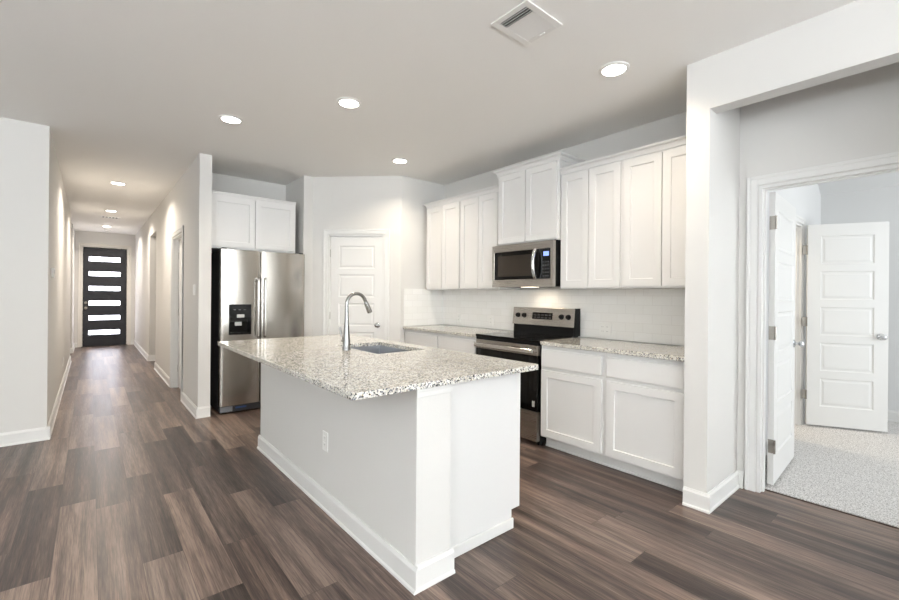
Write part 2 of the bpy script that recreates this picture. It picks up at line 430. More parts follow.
struct('baseboard_front_door', base_run(base_run(MB(), (XA, YF), (FD0 - 0.07, YF), (0,-1,0)), (FD1 + 0.07, YF), (XB, YF), (0,-1,0)), TRIM)
wb = MB(); base_run(wb, (XP, YP), (XP, YP + 0.130), (-1,0,0), E_, 0); base_run(wb, (XP, YP), (XD, YP), (0,-1,0)); base_run(wb, (XD, YP), (XD, DY1 + 0.074), (-1,0,0))
struct('baseboard_wing', wb, TRIM)
struct('baseboard_pantry', base_run(MB(), (PB_.x, 4.345), (2.9, 4.345), (0,-1,0)), TRIM)
cb = MB(); base_run(cb, (B1 + 0.07, BY), (BX, BY), (0,-1,0)); base_run(cb, (BX, BY), (BX, -3), (-1,0,0)); base_run(cb, (XR + T, BY), (B0 - 0.07, BY), (0,-1,0))
o = struct('baseboard_bedroom', cb, TRIM); o.location.z = 0.010
# transition strip between plank and carpet
struct('trim_threshold', MB().box(3.478, 3.4895, DY0 + 0.022, DY1 - 0.022, 0.0005, 0.004), plain('threshold_brown', rgb(80, 64, 55), 0.5))

# ------------------------------------------------------------------ door casings (trim)
def casing(name, O, U, Nn, w, h, mat=TRIM, jamb=T, cw=0.066, ct=0.017, back=False):
    """casing around an opening of width w, height h whose lower corner is O; jamb lining runs inwards"""
    O, U, Nn = Vector(O), Vector(U).normalized(), Vector(Nn).normalized(); Z = Vector((0,0,1)); m = MB()
    def frame(base, nn):
        for (a, b, z0, z1) in ((-cw, -0.006, 0.001, h + cw), (w + 0.006, w + cw, 0.001, h + cw), (-0.006, w + 0.006, h + 0.006, h + cw)):
            m.obox(base + U*a + Z*z0, U, nn, Z, b - a, ct*0.72, z1 - z0, 0.002)
        ow = 0.022                                                        # raised outer back-band
        for (a, b, z0, z1) in ((-cw, -cw + ow, 0.001, h + cw), (w + cw - ow, w + cw, 0.001, h + cw), (-cw + ow, w + cw - ow, h + cw - ow, h + cw)):
            m.obox(base + U*a + Z*z0, U, nn, Z, b - a, ct, z1 - z0, 0.003)
    frame(O + Nn*0.0005, Nn)
    if back: frame(O - Nn*(jamb + 0.0005), -Nn)
    jt = 0.018
    for (a, b, z0, z1) in ((0.0, jt, 0.001, h), (w - jt, w, 0.001, h), (jt, w - jt, h - jt, h - 0.0005)):
        m.obox(O + U*a + Z*z0 + Nn*0.002, U, -Nn, Z, b - a, jamb + 0.004, z1 - z0)
    for (a, b, z0, z1) in ((jt, jt + 0.011, 0.001, h - jt), (w - jt - 0.011, w - jt, 0.001, h - jt), (jt + 0.011, w - jt - 0.011, h - jt - 0.011, h - jt)):
        if jamb > 0.06: m.obox(O + U*a + Z*z0 - Nn*0.030, U, -Nn, Z, b - a, 0.034, z1 - z0)   # stop
    return struct(name, m, mat)
casing('trim_1', (XD, DY1, 0), (0,-1,0), (-1,0,0), DY1 - DY0, DH)                       # bedroom doorway
casing('trim_2', diag(P0s, 0, 0), PD, PN, P1s - P0s, PH)                                 # pantry
casing('trim_3', (XB, HD1, 0), (0,-1,0), (-1,0,0), HD1 - HD0, HDH)                       # hall closet
casing('trim_4', (FD0, YF, 0), (1,0,0), (0,-1,0), FD1 - FD0, FDH, plain('entry_trim_paint', rgb(226, 222, 214), 0.4))
casing('trim_5', (B0, BY, 0), (1,0,0), (0,-1,0), B1 - B0, DH)                            # bath doorway

# ------------------------------------------------------------------ interior doors
PPROF = ((0, 0), (0.008, 0.007), (0.020, 0.007), (0.034, 0.0025))
def five_panels(w, h, st=0.105, bot=0.19, top=0.115, rail=0.075):
    ph = (h - bot - top - 4*rail) / 5
    return [(st, w - st, bot + k*(ph + rail), bot + k*(ph + rail) + ph) for k in range(5)]
def knob(mb, c, n, r=0.026):
    mb.lathe(c, ((0.032, 0.0), (0.032, 0.004), (0.024, 0.010), (0.011, 0.014), (0.010, 0.030), (0.018, 0.036), (r, 0.046), (r, 0.056), (0.018, 0.064), (0.006, 0.067)), 24, n)
def hinge(mb, c, U, Nn, zh=0.089, flip=1):
    """two leaves and a knuckle"""
    c, U, Nn = Vector(c), Vector(U), Vector(Nn); Z = Vector((0,0,1))
    mb.lathe(c - Z*(zh/2), ((0.007, 0), (0.007, zh)), 12)
    mb.obox(c - Z*(zh/2) + U*0.002 - Nn*0.001, U, -Nn, Z, 0.030, 0.003, zh)
def label_struct(o, label):
    o['label'] = label; return o

def door(name, origin, rotz, w, h, t, label, knob_u, hinge_zs, knob_z=0.91, both=True, mat=DOORP, leaf=False):
    """local frame: x along the slab from the hinge edge, y = outward normal of the back; front faces -y"""
    r = bpy.data.objects.new(name, None); COL.objects.link(r); r.location = origin; r.rotation_euler = (0,0,rotz); r['kind'] = 'structure'; r['label'] = label
    MB().panelled((0,0,0), (1,0,0), w, h, (0,-1,0), t, five_panels(w, h), both, PPROF).build('door_panel', mat, r)
    m = MB(); knob(m, (knob_u, -0.0003, knob_z), (0,-1,0)); m.build('door_knob', CHROME, r, smooth=True)
    if both: m = MB(); knob(m, (knob_u, t + 0.0003, knob_z), (0,1,0)); m.build('door_knob', CHROME, r, smooth=True)
    for z in hinge_zs: yield_hinge(r, z, t, leaf=leaf)
    MB().box(w - 0.0005, w + 0.001, t*0.5 - 0.012, t*0.5 + 0.012, knob_z - 0.03, knob_z + 0.03).build('latch_plate', NICKEL, r)
    return r
def yield_hinge(r, z, t, side=-1, leaf=False):
    m = MB(); m.lathe((-0.006, -0.006 if side < 0 else t + 0.006, z - 0.046), ((0.0065, 0), (0.0065, 0.092)), 12)
    m.box(-0.0022, -0.0004, 0.002, t - 0.004, z - 0.046, z + 0.046)
    if leaf: m.box(-0.042, -0.006, -0.004, -0.001, z - 0.046, z + 0.046)
    m.build('door_hinge', NICKEL, r)

# pantry door (closed), front flush in its frame on the diagonal wall
ang = math.atan2(PD.y, PD.x)
d = door('door_2', diag(P0s + 0.021, -0.012, 0.012), ang, P1s - P0s - 0.042, PH - 0.034, 0.035, 'closed white five panel door in the angled corner wall between fridge and counter', P1s - P0s - 0.042 - 0.06, (0.25, 1.02, 1.79))
# bedroom door, swung in almost square to its wall
dth = math.radians(2.8)
dw = DY1 - DY0 - 0.042
d = door('door_3', (XD + T + 0.034, DY1 - 0.056, 0.024), dth, dw, DH - 0.046, 0.035, 'white door standing open into the carpeted bedroom, its hinge edge showing', dw - 0.06, (0.26, 1.03, 1.78))
# bath door, swung out into the bedroom
bang = math.atan2(-0.552, 0.292)
d = door('door_4', (B1 - 0.012, BY - 0.050, 0.030), bang, 0.622, 2.0, 0.035, 'white five panel door swung open over the speckled bedroom carpet', 0.622 - 0.055, (0.30, 1.03, 1.75), knob_z=0.90, leaf=True)
# hall closet door, closed at the far face of the wall
hwid = HD1 - HD0 - 0.042
d = door('door_5', (XB + 0.070, HD1 - 0.021, 0.012), -PI/2, hwid, HDH - 0.034, 0.035, 'closed white door set deep in the hallway wall beside the fridge', hwid - 0.06, (0.25, 1.02, 1.79), knob_z=0.95)

# front door: dark slab with six daylit panes
fr = bpy.data.objects.new('door_1', None); COL.objects.link(fr); fr.location = (FD0 + 0.020, YF + 0.030, 0.012); fr['kind'] = 'structure'
fr['label'] = 'dark front door with six glowing horizontal panes at the end of the hallway'
fw, fh = FD1 - FD0 - 0.040, FDH - 0.032
pz = [0.322 + k*(2.085 - 0.322)/5 for k in range(6)]
pan = [(0.105, fw - 0.125, z - 0.056, z + 0.056) for z in pz]
MB().panelled((0,0,0), (1,0,0), fw, fh, (0,-1,0), 0.045, pan, False, ((0,0),(0.004,0.012))).build('door_panel', FDOOR, fr)
for u0, u1, v0, v1 in pan:
    MB().box(u0 + 0.006, u1 - 0.006, 0.006, 0.0115, v0 + 0.006, v1 - 0.006).build('glass_pane', PANE, fr)
m = MB(); m.lathe((0.055, -0.0003, 1.035), ((0.030,0),(0.030,0.010),(0.022,0.016),(0.008,0.018)), 20, (0,-1,0)); m.build('deadbolt', NICKEL, fr, smooth=True)
m = MB(); knob(m, (0.055, -0.0003, 0.91), (0,-1,0)); m.build('door_knob', NICKEL, fr, smooth=True)
MB().box(FD0, FD1, YF - 0.012, YF + 0.09, 0.0005, 0.011).build('trim_6', plain('bronze_sill', rgb(40, 36, 34), 0.4))['kind'] = 'structure'
for nm in ('trim_6',): bpy.data.objects[nm]['kind'] = 'structure'

# ------------------------------------------------------------------ backsplash
struct('wall_backsplash', MB().box(XR - 0.008, XR - 0.0005, 1.0935, 4.344, 0.915, 1.3585), TILE)
struct('wall_backsplash_return', MB().box(2.93, XR - 0.0085, 4.337, 4.3445, 0.915, 1.372), TILE)

# ------------------------------------------------------------------ shaker cabinets
SHK = ((0, 0), (0.0015, 0.0015), (0.004, 0.010))
FZ = 0.020                                           # door thickness
def shaker_x(mb, xf, y0, y1, z0, z1, rail=0.057):     # door on a face looking -X, front at xf
    w, h = y1 - y0, z1 - z0
    pn = [(rail, w - rail, rail, h - rail)] if rail else []
    mb.panelled((xf, y1, z0), (0,-1,0), w, h, (-1,0,0), FZ, pn, False, SHK); return mb
def slab_x(mb, xf, y0, y1, z0, z1): mb.box(xf, xf + FZ, y0, y1, z0, z1, 0.002); return mb

def crown(mb, pts, z0, z1, out):
    """mitred moulding swept along an open corner path pts [(x,y)...]; outward = right side of travel"""
    prof = [(0.0, z0), (0.010, z0), (0.012, z0 + (z1-z0)*0.25), (out*0.50, z0 + (z1-z0)*0.60), (out*0.86, z0 + (z1-z0)*0.72), (out*0.9, z0 + (z1-z0)*0.82), (out, z0 + (z1-z0)*0.84), (out, z1), (0.0, z1)]
    P = [Vector((p[0], p[1], 0)) for p in pts]; rings = []
    for i, p in enumerate(P):
        d0 = (p - P[i-1]).normalized() if i else None; d1 = (P[i+1] - p).normalized() if i < len(P)-1 else None
        n0 = Vector((d0.y, -d0.x, 0)) if d0 else None; n1 = Vector((d1.y, -d1.x, 0)) if d1 else None
        if n0 is None: n = n1
        elif n1 is None: n = n0
        else: n = (n0 + n1) / (1 + n0.dot(n1))
        rings.append([mb.bm.verts.new(p + n*o_ + Vector((0,0,z))) for o_, z in prof])
    k = len(prof)
    for a, b in zip(rings, rings[1:]):
        for i in range(k): mb.bm.faces.new((a[i], a[(i+1) % k], b[(i+1) % k], b[i]))
    mb.bm.faces.new(rings[0][::-1]); mb.bm.faces.new(rings[-1]); return mb

UX = 3.230                                            # face-frame plane of the wall cabinets
def wall_cabinet(label, y0, y1, z0, z1, doors, xf=UX, dz=(0.014, 0.020), crown_pts=None, group='white cabinets above the counter'):
    r = thing('wall_cabinet', label, 'cabinet', (XR - 0.0005, (y0+y1)/2, z0), group)
    MB().box(xf, XR - 0.0005, y0, y1, z0, z1, 0.0015).build('cabinet_box', CAB, r)
    for a, b in doors:
        shaker_x(MB(), xf - FZ - 0.0005, a, b, z0 + dz[0], z1 - dz[1]).build('door', CAB, r)
    if crown_pts:
        crown(MB(), crown_pts, z1 - 0.006, z1 + 0.050, 0.041).build('crown_moulding', CAB, r)
    return r
UF = UX - 0.0005
G = 0.0006
wall_cabinet('white wall cabinet in the pantry corner, farthest from the alcove', 3.638, 4.276, 1.360, 2.384, ((3.652, 3.956), (3.964, 4.264)), crown_pts=[(XR - 0.001, 4.276), (UF, 4.276), (UF, 3.638)])
wall_cabinet('white wall cabinet touching the taller microwave cabinet on its pantry side', 3.036, 3.638 - G, 1.360, 2.384, ((3.052, 3.334), (3.340, 3.626)), crown_pts=[(UF, 3.638 - G), (UF, 3.036)])
wall_cabinet('short raised white wall cabinet directly over the microwave', 2.288, 3.036 - G, 1.800, 2.520, ((2.302, 2.660), (2.668, 3.018)), xf=3.205, dz=(0.014, 0.014),
             crown_pts=[(XR - 0.001, 3.036 - G), (3.2045, 3.036 - G), (3.2045, 2.288), (XR - 0.001, 2.288)])
wall_cabinet('white wall cabinet touching the taller microwave cabinet on its alcove side', 1.706, 2.288 - G, 1.360, 2.384, ((1.720, 1.998), (2.004, 2.274)), crown_pts=[(UF, 2.288 - G), (UF, 1.706)])
wall_cabinet('white wall cabinet butted against the wing wall by the bedroom alcove', 1.0935, 1.706 - G, 1.360, 2.384, ((1.106, 1.392), (1.399, 1.694)), crown_pts=[(UF, 1.706 - G), (UF, 1.0935)])

# cabinet over the fridge (faces -Y)
r = thing('wall_cabinet', 'white two door cabinet above the steel fridge', 'cabinet', (1.44, YW - 0.0005, 1.786), None)
MB().box(0.972, 1.900, 5.172, YW - 0.0005, 1.786, 2.376, 0.0015).build('cabinet_box', CAB, r)
for a, b in ((0.984, 1.430), (1.438, 1.886)):
    MB().panelled((a, 5.1515, 1.806), (1,0,0), b - a, 2.352 - 1.806, (0,-1,0), FZ, [(0.057, b - a - 0.057, 0.057, 2.352 - 1.806 - 0.057)], False, SHK).build('door', CAB, r)
crown(MB(), [(0.972, 5.1718), (1.900, 5.1718)], 2.372, 2.402, 0.026) .build('crown_moulding', CAB, r)

# ------------------------------------------------------------------ base cabinets on the range wall
BXF = 2.945
def base_cabinet(label, y0, y1, units):
    r = thing('base_cabinet', label, 'cabinet', (XR - 0.001, (y0+y1)/2, 0), 'white cabinets under the wall counter')
    MB().box(BXF, XR - 0.001, y0, y1, 0.100, 0.8775, 0.0015).build('cabinet_box', CAB, r)
    MB().box(BXF + 0.075, BXF + 0.091, y0, y1, 0.002, 0.0995).box(BXF + 0.066, BXF + 0.0748, y0, y1, 0.002, 0.018, 0.003).build('toe_kick', CAB, r)
    for a, b in units:
        slab_x(MB(), BXF - FZ - 0.0005, a, b, 0.700, 0.846).build('drawer', CAB, r)
        shaker_x(MB(), BXF - FZ - 0.0005, a, b, 0.118, 0.670).build('door', CAB, r)
    return r
base_cabinet('white base cabinet with drawer and door right beside the range oven', 1.684, 2.272, ((1.706, 2.258),))
base_cabinet('white base cabinet with drawer and door against the wing wall', 1.0935, 1.684 - G, ((1.122, 1.660),))
base_cabinet('white base cabinet in the pantry corner, mostly hidden by the island', 3.655, 4.335, ((3.685, 4.24),))
base_cabinet('white base cabinet between range and corner cabinet, mostly hidden by the island', 3.052, 3.655 - G, ((3.075, 3.632),))

# ------------------------------------------------------------------ granite counters
def slab(name, label, x0, x1, y0, y1, z0, z1, hole=None, rc=()):
    m = MB(); bm = m.bm
    if hole:
        hx0, hx1, hy0, hy1 = hole
        def loop(a, b, c, d_, z): return [bm.verts.new(v) for v in ((a, c, z), (b, c, z), (b, d_, z), (a, d_, z))]
        ot, it, ob, ib = loop(x0, x1, y0, y1, z1), loop(hx0, hx1, hy0, hy1, z1), loop(x0, x1, y0, y1, z0), loop(hx0, hx1, hy0, hy1, z0)
        for k in range(4):
            j = (k+1) % 4
            bm.faces.new((ot[k], ot[j], it[j], it[k])); bm.faces.new((ob[j], ob[k], ib[k], ib[j]))
            bm.faces.new((ob[k], ob[j], ot[j], ot[k])); bm.faces.new((ib[j], ib[k], it[k], it[j]))
    else: m.box(x0, x1, y0, y1, z0, z1)
    es = []
    for e in bm.edges:
        a, b = e.verts
        if abs(a.co.z - b.co.z) > 0.01 and any(abs(a.co.x - cx) < 1e-4 and abs(a.co.y - cy) < 1e-4 for cx, cy in rc): es.append(e)
    if es: bmesh.ops.bevel(bm, geom=es, offset=0.022, segments=5, profile=0.5, affect='EDGES')
    o = m.build(name, GRANITE, None, bevel=0.004)
    return tag(o, label, 'countertop')
CT, CB_ = 0.910, 0.880
slab('countertop', 'speckled granite counter between the range and the wing wall', 2.912, XR - 0.009, 1.0935, 2.276, CB_ - 0.002, CT, None, [(2.912, 2.276)])
slab('countertop', 'speckled granite counter between the range and the pantry corner', 2.912, XR - 0.009, 3.048, 4.3365, CB_ - 0.002, CT)
IX0, IX1, IY0, IY1 = 0.764, 1.900, 1.474, 3.740
HOLE = (1.405, 1.785, 2.375, 2.985)
slab('countertop', 'large speckled granite island top with a sink cut into it', IX0, IX1, IY0, IY1, 0.8860, 0.914, HOLE, [(IX0, IY0), (IX1, IY0), (IX0, IY1), (IX1, IY1)])

# ------------------------------------------------------------------ island base
r = thing('kitchen_island', 'white island base under the large granite top in the kitchen middle', 'island', (1.45, 2.6, 0))
MB().box(1.093, 1.287, 1.512, 3.730, 0.001, 0.884).build('half_wall', WALL, r)
body = MB()
body.prism([(1.2875, 1.586, 0.001), (1.800, 1.586, 0.001), (1.800, 1.586, 0.104), (1.866, 1.586, 0.104), (1.866, 1.586, 0.884), (1.2875, 1.586, 0.884)], (0, 0.019, 0))
body.build('end_panel', CAB, r)
cz = MB(); cz.box(1.2875, 1.846, 1.6055, 2.25, 0.104, 0.884); cz.box(1.2875, 1.846, 3.05, 3.730, 0.104, 0.884); cz.box(1.2875, 1.36, 2.25, 3.05, 0.104, 0.884); cz.box(1.825, 1.846, 2.25, 3.05, 0.104, 0.884); cz.box(1.36, 1.825, 2.25, 3.05, 0.104, 0.13)
cz.build('cabinet_box', CAB, r)
MB().box(1.2875, 1.798, 1.6055, 3.730, 0.002, 0.1035).build('toe_kick', CAB, r)
for a, b in ((1.622, 2.130), (2.145, 2.680), (2.690, 3.225), (3.240, 3.720)):
    MB().panelled((1.8665, a, 0.118), (0,1,0), b - a, 0.552, (1,0,0), FZ, [(0.057, b-a-0.057, 0.057, 0.552-0.057)], False, SHK).build('door', CAB, r)
ib = MB(); base_run(ib, (1.093, 1.512), (1.093, 3.730), (-1,0,0), E_, E_); base_run(ib, (1.093, 1.512), (1.287, 1.512), (0,-1,0), 0, 0.018); base_run(ib, (1.287, 1.5125), (1.287, 1.584), (1,0,0))
base_run(ib, (1.093, 3.730), (1.287, 3.730), (0,1,0))
ib.build('baseboard', TRIM, r)
MB().box(1.310, 1.806, 1.574, 1.5855, 0.002, 0.060, 0.004).build('shoe_moulding', TRIM, r)
tm = MB()
tm.box(1.090, 1.292, 1.5060, 1.5115, 0.842, 0.8840, 0.002).box(1.088, 1.295, 1.5035, 1.5115, 0.866, 0.8840, 0.002)
tm.build('cap_moulding', TRIM, r)

# ------------------------------------------------------------------ sink and faucet
sx0, sx1, sy0, sy1 = HOLE
m = MB(); bm = m.bm; zt, zb = 0.8840, 0.690
def rloop(o_, z): return [bm.verts.new(v) for v in ((sx0 - o_, sy0 - o_, z), (sx1 + o_, sy0 - o_, z), (sx1 + o_, sy1 + o_, z), (sx0 - o_, sy1 + o_, z))]
rings = [rloop(0.025, zt), rloop(0.002, zt), rloop(-0.004, zb + 0.02), rloop(-0.03, zb), ]
for a, b in zip(rings, rings[1:]):
    for k in range(4): bm.faces.new((a[k], a[(k+1) % 4], b[(k+1) % 4], b[k]))
bm.faces.new(rings[-1])
sk = thing('kitchen_sink', 'stainless steel basin sunk into the granite island top', 'sink', ((sx0+sx1)/2, (sy0+sy1)/2, zb))
o = m.build('basin', SINKM, sk)
so = o.modifiers.new('thick', 'SOLIDIFY'); so.thickness = 0.002; so.offset = 1
bv = o.modifiers.new('round', 'BEVEL'); bv.width = 0.02; bv.segments = 3; bv.limit_method = 'ANGLE'; bv.angle_limit = math.radians(50)
MB().lathe(((sx0+sx1)/2, (sy0+sy1)/2 , zb + 0.0003), ((0.045, 0), (0.045, 0.003), (0.036, 0.004), (0.030, 0.001), (0.004, 0.001)), 28).build('drain', CHROME, sk, smooth=True)

fx, fy, fz = 1.337, 2.673, 0.9145
fa = thing('kitchen_faucet', 'chrome gooseneck faucet standing behind the island sink', 'faucet', (fx, fy, fz))
m = MB()
m.lathe((fx, fy, fz), ((0.029, 0), (0.029, 0.006), (0.0265, 0.010), (0.0245, 0.06), (0.0195, 0.13), (0.0145, 0.20), (0.0125, 0.235), (0.0125, 0.27)), 28)
m.build('faucet_body', FAUCET, fa, smooth=True)
R = 0.072; path = [(fx, fy, fz + 0.262)]
for k in range(0, 13):
    t = PI - k*(PI*0.90)/12
    path.append((fx + R + R*math.cos(t), fy, fz + 0.312 + R*math.sin(t)))
e = Vector(path[-1]); dd = (Vector(path[-1]) - Vector(path[-2])).normalized()
path.append(tuple(e + dd*0.012))
MB().tube(path, 0.0118, 16).build('spout', FAUCET, fa, smooth=True)
e = Vector(path[-1])
MB().tube([e - dd*0.002, e + dd*0.004, e + dd*0.008, e + dd*0.070, e + dd*0.080], [0.0125, 0.0150, 0.0155, 0.0185, 0.0165], 18).build('spray_head', FAUCET, fa, smooth=True)
m = MB(); m.lathe((fx, fy + 0.019, fz + 0.060), ((0.013, 0), (0.015, 0.010), (0.0165, 0.026), (0.012, 0.036)), 18, (0, 1, 0))
m.tube([(fx, fy + 0.046, fz + 0.062), (fx - 0.006, fy + 0.058, fz + 0.085), (fx - 0.014, fy + 0.074, fz + 0.150)], [0.0055, 0.005, 0.0065], 12)
m.build('handle', FAUCET, fa, smooth=True)

# ------------------------------------------------------------------ refrigerator
RX0, RX1, RYF = 1.046, 1.950, 4.985
RM = 1.451
rf = thing('refrigerator', 'stainless side by side fridge with black water dispenser beside the hallway wall', 'refrigerator', (1.5, 5.35, 0))
MB().box(RX0 + 0.006, RX1 - 0.006, RYF + 0.066, 5.745, 0.020, 1.752, 0.006).build('case', DARKG, rf)
def fdoor(name, x0, x1, cut=None):
    """slightly bowed door, optional rectangular pocket"""
    m = MB(); bm = m.bm; n = 12; zs = [0.095, 1.765]
    xs = sorted({x0 + (x1-x0)*k/n for k in range(n+1)} | (set(cut[:2]) if cut else set()))
    zz = sorted(set(zs) | (set(cut[2:]) if cut else set()))
    def yb(x): t = (x - x0)/(x1 - x0); s_ = 0.0
    def yf(x):
        t = (x - x0)/(x1 - x0); ed = min(t, 1-t)*(x1-x0)
        return RYF + (0.010*(1 - ed/0.014)**2 if ed < 0.014 else 0.0) - 0.010*math.sin(PI*t)
    xs = sorted(set(xs) | {x0 + 0.003, x0 + 0.008, x0 + 0.014, x1 - 0.003, x1 - 0.008, x1 - 0.014})
    V = {}
    def P(x, z):
        k = (round(x,5), round(z,5))
        if k not in V: V[k] = bm.verts.new((x, yf(x), z))
        return V[k]
    for a, b in zip(xs, xs[1:]):
        for c, d_ in zip(zz, zz[1:]):
            if cut and cut[0] - 1e-6 <= a and b <= cut[1] + 1e-6 and cut[2] - 1e-6 <= c and d_ <= cut[3] + 1e-6: continue
            bm.faces.new((P(a,c), P(b,c), P(b,d_), P(a,d_)))
    back = RYF + 0.062
    bx = [(x, yf(x)) for x in xs]
    for z, fl in ((zs[0], 0), (zs[1], 1)):
        bl = [P(x, z) for x in xs]; q = [bm.verts.new((x0, back, z)), bm.verts.new((x1, back, z))]
        bm.faces.new(bl + [q[1], q[0]])
    for x in (x0, x1):
        bm.faces.new([P(x, z) for z in zz] + [bm.verts.new((x, back, zs[1])), bm.verts.new((x, back, zs[0]))])
    bm.faces.new([bm.verts.new(v) for v in ((x0, back, zs[0]), (x0, back, zs[1]), (x1, back, zs[1]), (x1, back, zs[0]))])
    return m.build(name, STEEL, rf, smooth=True)
YB_ = 0.010
CUT = (1.128, 1.352, 0.850, 1.176)
fd = fdoor('freezer_door', RX0, RM - 0.003, CUT)
dm = MB(); c0, c1, z0_, z1_ = CUT
y_, yb_ = RYF - 0.0105, RYF + 0.050
dm.box(c0, c1, y_, yb_, z1_ - 0.150, z1_, 0.003)                       # control face
dm.box(c0, c0 + 0.014, y_, yb_, z0_, z1_ - 0.150).box(c1 - 0.014, c1, y_, yb_, z0_, z1_ - 0.150)
dm.box(c0 + 0.014, c1 - 0.014, yb_ - 0.006, yb_, z0_, z1_ - 0.150).box(c0 + 0.014, c1 - 0.014, y_ - 0.002, yb_ - 0.006, z0_, z0_ + 0.022, 0.003)
dp = dm.build('water_dispenser', BLACKG, fd)
MB().box(c0 + 0.078, c0 + 0.152, y_ - 0.0008, y_ - 0.0001, z1_ - 0.142, z1_ - 0.108).build('dispenser_label', LABELG, dp)
MB().obox((c0 + 0.070, yb_ - 0.012, z1_ - 0.232), (1,0,0), (0,-0.94,0.34), (0,0.34,0.94), 0.068, 0.008, 0.060, 0.002).build('dispenser_paddle', LABELG, dp)
for k in range(3):
    MB().box(c0 + 0.045 + k*0.05, c0 + 0.068 + k*0.05, y_ - 0.0008, y_ - 0.0001, z1_ - 0.060, z1_ - 0.054).build('button_mark', MARK, dp)
gd = fdoor('fridge_door', RM + 0.003, RX1)
MB().box(1.866, 1.902, RYF - 0.0035, RYF - 0.0012, 1.690, 1.697).build('badge', CHROME, gd)
for hx, par in ((RM - 0.036, fd), (RM + 0.036, gd)):
    m = MB(); m.tube([(hx, RYF - 0.001, 1.455), (hx, RYF - 0.036, 1.462), (hx, RYF - 0.050, 1.450), (hx, RYF - 0.054, 1.40), (hx, RYF - 0.054, 0.88), (hx, RYF - 0.050, 0.83), (hx, RYF - 0.036, 0.818), (hx, RYF - 0.001, 0.825)], 0.0125, 14)
    m.build('door_handle', STEELB, par, smooth=True)
MB().box(RX0 + 0.010, RX1 - 0.010, RYF + 0.022, RYF + 0.0655, 0.020, 0.088, 0.004).build('toe_grille', DARKG, rf)
MB().box(RX0 + 0.010, RX0 + 0.130, RYF + 0.012, RYF + 0.0215, 0.028, 0.082, 0.003).build('grille_cap', plain('grey_plastic', rgb(120, 122, 126), 0.4), rf)
MB().box(RX0 + 0.16, RX0 + 0.27, RYF + 0.0195, RYF + 0.0215, 0.052, 0.068).build('grille_label', BLUEL, rf)
for x in (RX0 + 0.05, RX1 - 0.05):
    MB().lathe((x, RYF + 0.11, 0.001), ((0.02, 0), (0.02, 0.0195)), 16).build('foot', BLACKP, rf)
for x in (RX0 + 0.04, RX1 - 0.04):
    MB().box(x - 0.025, x + 0.025, RYF + 0.02, RYF + 0.14, 1.7525 if False else 1.7655, 1.781, 0.004).build('hinge_cover', DARKG, rf)

# ------------------------------------------------------------------ range oven
QX, QY0, QY1 = 2.905, 2.283, 3.041
rg = thing('range_oven', 'stainless and black electric range set between the two wall counters', 'range', (3.25, (QY0+QY1)/2, 0))
MB().box(QX + 0.045, 3.520, QY0, QY1, 0.030, 0.898, 0.004).build('case', BLACKP, rg)
MB().box(QX - 0.004, 3.445, QY0 - 0.0005, QY1 + 0.0005, 0.8985, 0.917, 0.005).build('cooktop', BLACKG, rg)
MB().box(QX + 0.004, QX + 0.0445, QY0 + 0.002, QY1 - 0.002, 0.868, 0.898, 0.002).build('control_rail', BLACKP, rg)
ring = plain('burner_ring_grey', rgb(70, 70, 72), 0.2)
ct_ = bpy.data.objects['cooktop']
for bx_, by_, br in ((3.07, 2.47, 0.105), (3.07, 2.86, 0.085), (3.31, 2.47, 0.075), (3.31, 2.86, 0.100)):
    MB().lathe((bx_, by_, 0.9171), ((br, 0), (br, 0.0003), (br - 0.004, 0.0003), (br - 0.004, 0)), 40, cap=False).build('burner_ring', ring, ct_)
dr = MB(); dr.box(QX, QX + 0.044, QY0 + 0.003, QY1 - 0.003, 0.782, 0.866, 0.003); dr = dr.build('oven_door', STEELH, rg)
MB().box(QX, QX + 0.044, QY0 + 0.003, QY1 - 0.003, 0.306, 0.7815, 0.003).build('oven_glass', BLACKG, dr)
hb_ = MB(); hb_.box(QX - 0.050, QX - 0.030, QY0 + 0.020, QY1 - 0.020, 0.800, 0.840, 0.007, 3)
for y in (QY0 + 0.035, QY1 - 0.065): hb_.box(QX - 0.031, QX - 0.0005, y, y + 0.030, 0.806, 0.834, 0.004)
hb_.build('oven_handle', STEELB, dr)
MB().box(QX - 0.0012, QX - 0.0002, 2.310, 2.338, 0.345, 0.395).build('oven_label', LABELG, dr)
MB().box(QX, QX + 0.044, QY0 + 0.003, QY1 - 0.003, 0.050, 0.300, 0.003).build('storage_drawer', STEELH, rg)
for y in (QY0 + 0.04, QY1 - 0.04):
    for x in (QX + 0.09, 3.46): MB().lathe((x, y, 0.001), ((0.018, 0), (0.018, 0.029)), 14).build('foot', BLACKP, rg)
MB().prism([(3.446, QY0 + 0.012, 0.899), (3.525, QY0 + 0.012, 0.899), (3.525, QY0 + 0.012, 1.000), (3.452, QY0 + 0.012, 1.000)], (0, QY1 - QY0 - 0.024, 0)).build('backguard_base', BLACKP, rg)
bg = MB(); bg.prism([(3.440, QY0 + 0.006, 1.0005), (3.530, QY0 + 0.006, 1.0005), (3.530, QY0 + 0.006, 1.176), (3.462, QY0 + 0.006, 1.176)], (0, QY1 - QY0 - 0.006, 0))
bgo = bg.build('backguard', STEELH, rg, bevel=0.002)
MB().prism([(3.438, QY0 - 0.006, 0.918), (3.532, QY0 - 0.006, 0.918), (3.532, QY0 - 0.006, 1.178), (3.461, QY0 - 0.006, 1.178)], (0, 0.0115, 0)).build('end_cap', BLACKP, rg)
FN = Vector((-0.9923, 0, 0.1241)); FT = Vector((0.1241, 0, 0.9923))
def bgp(y, z):  return Vector((3.440 + 0.022*(z - 1.0)/0.176, y, z))
MB().obox(bgp(2.535, 1.062) + FN*0.0003, (0,1,0), FT, FN, 0.245, 0.066, 0.002).build('display', BLACKG, bgo)
dob = [o for o in bpy.data.objects if o.name.startswith('display')][0]
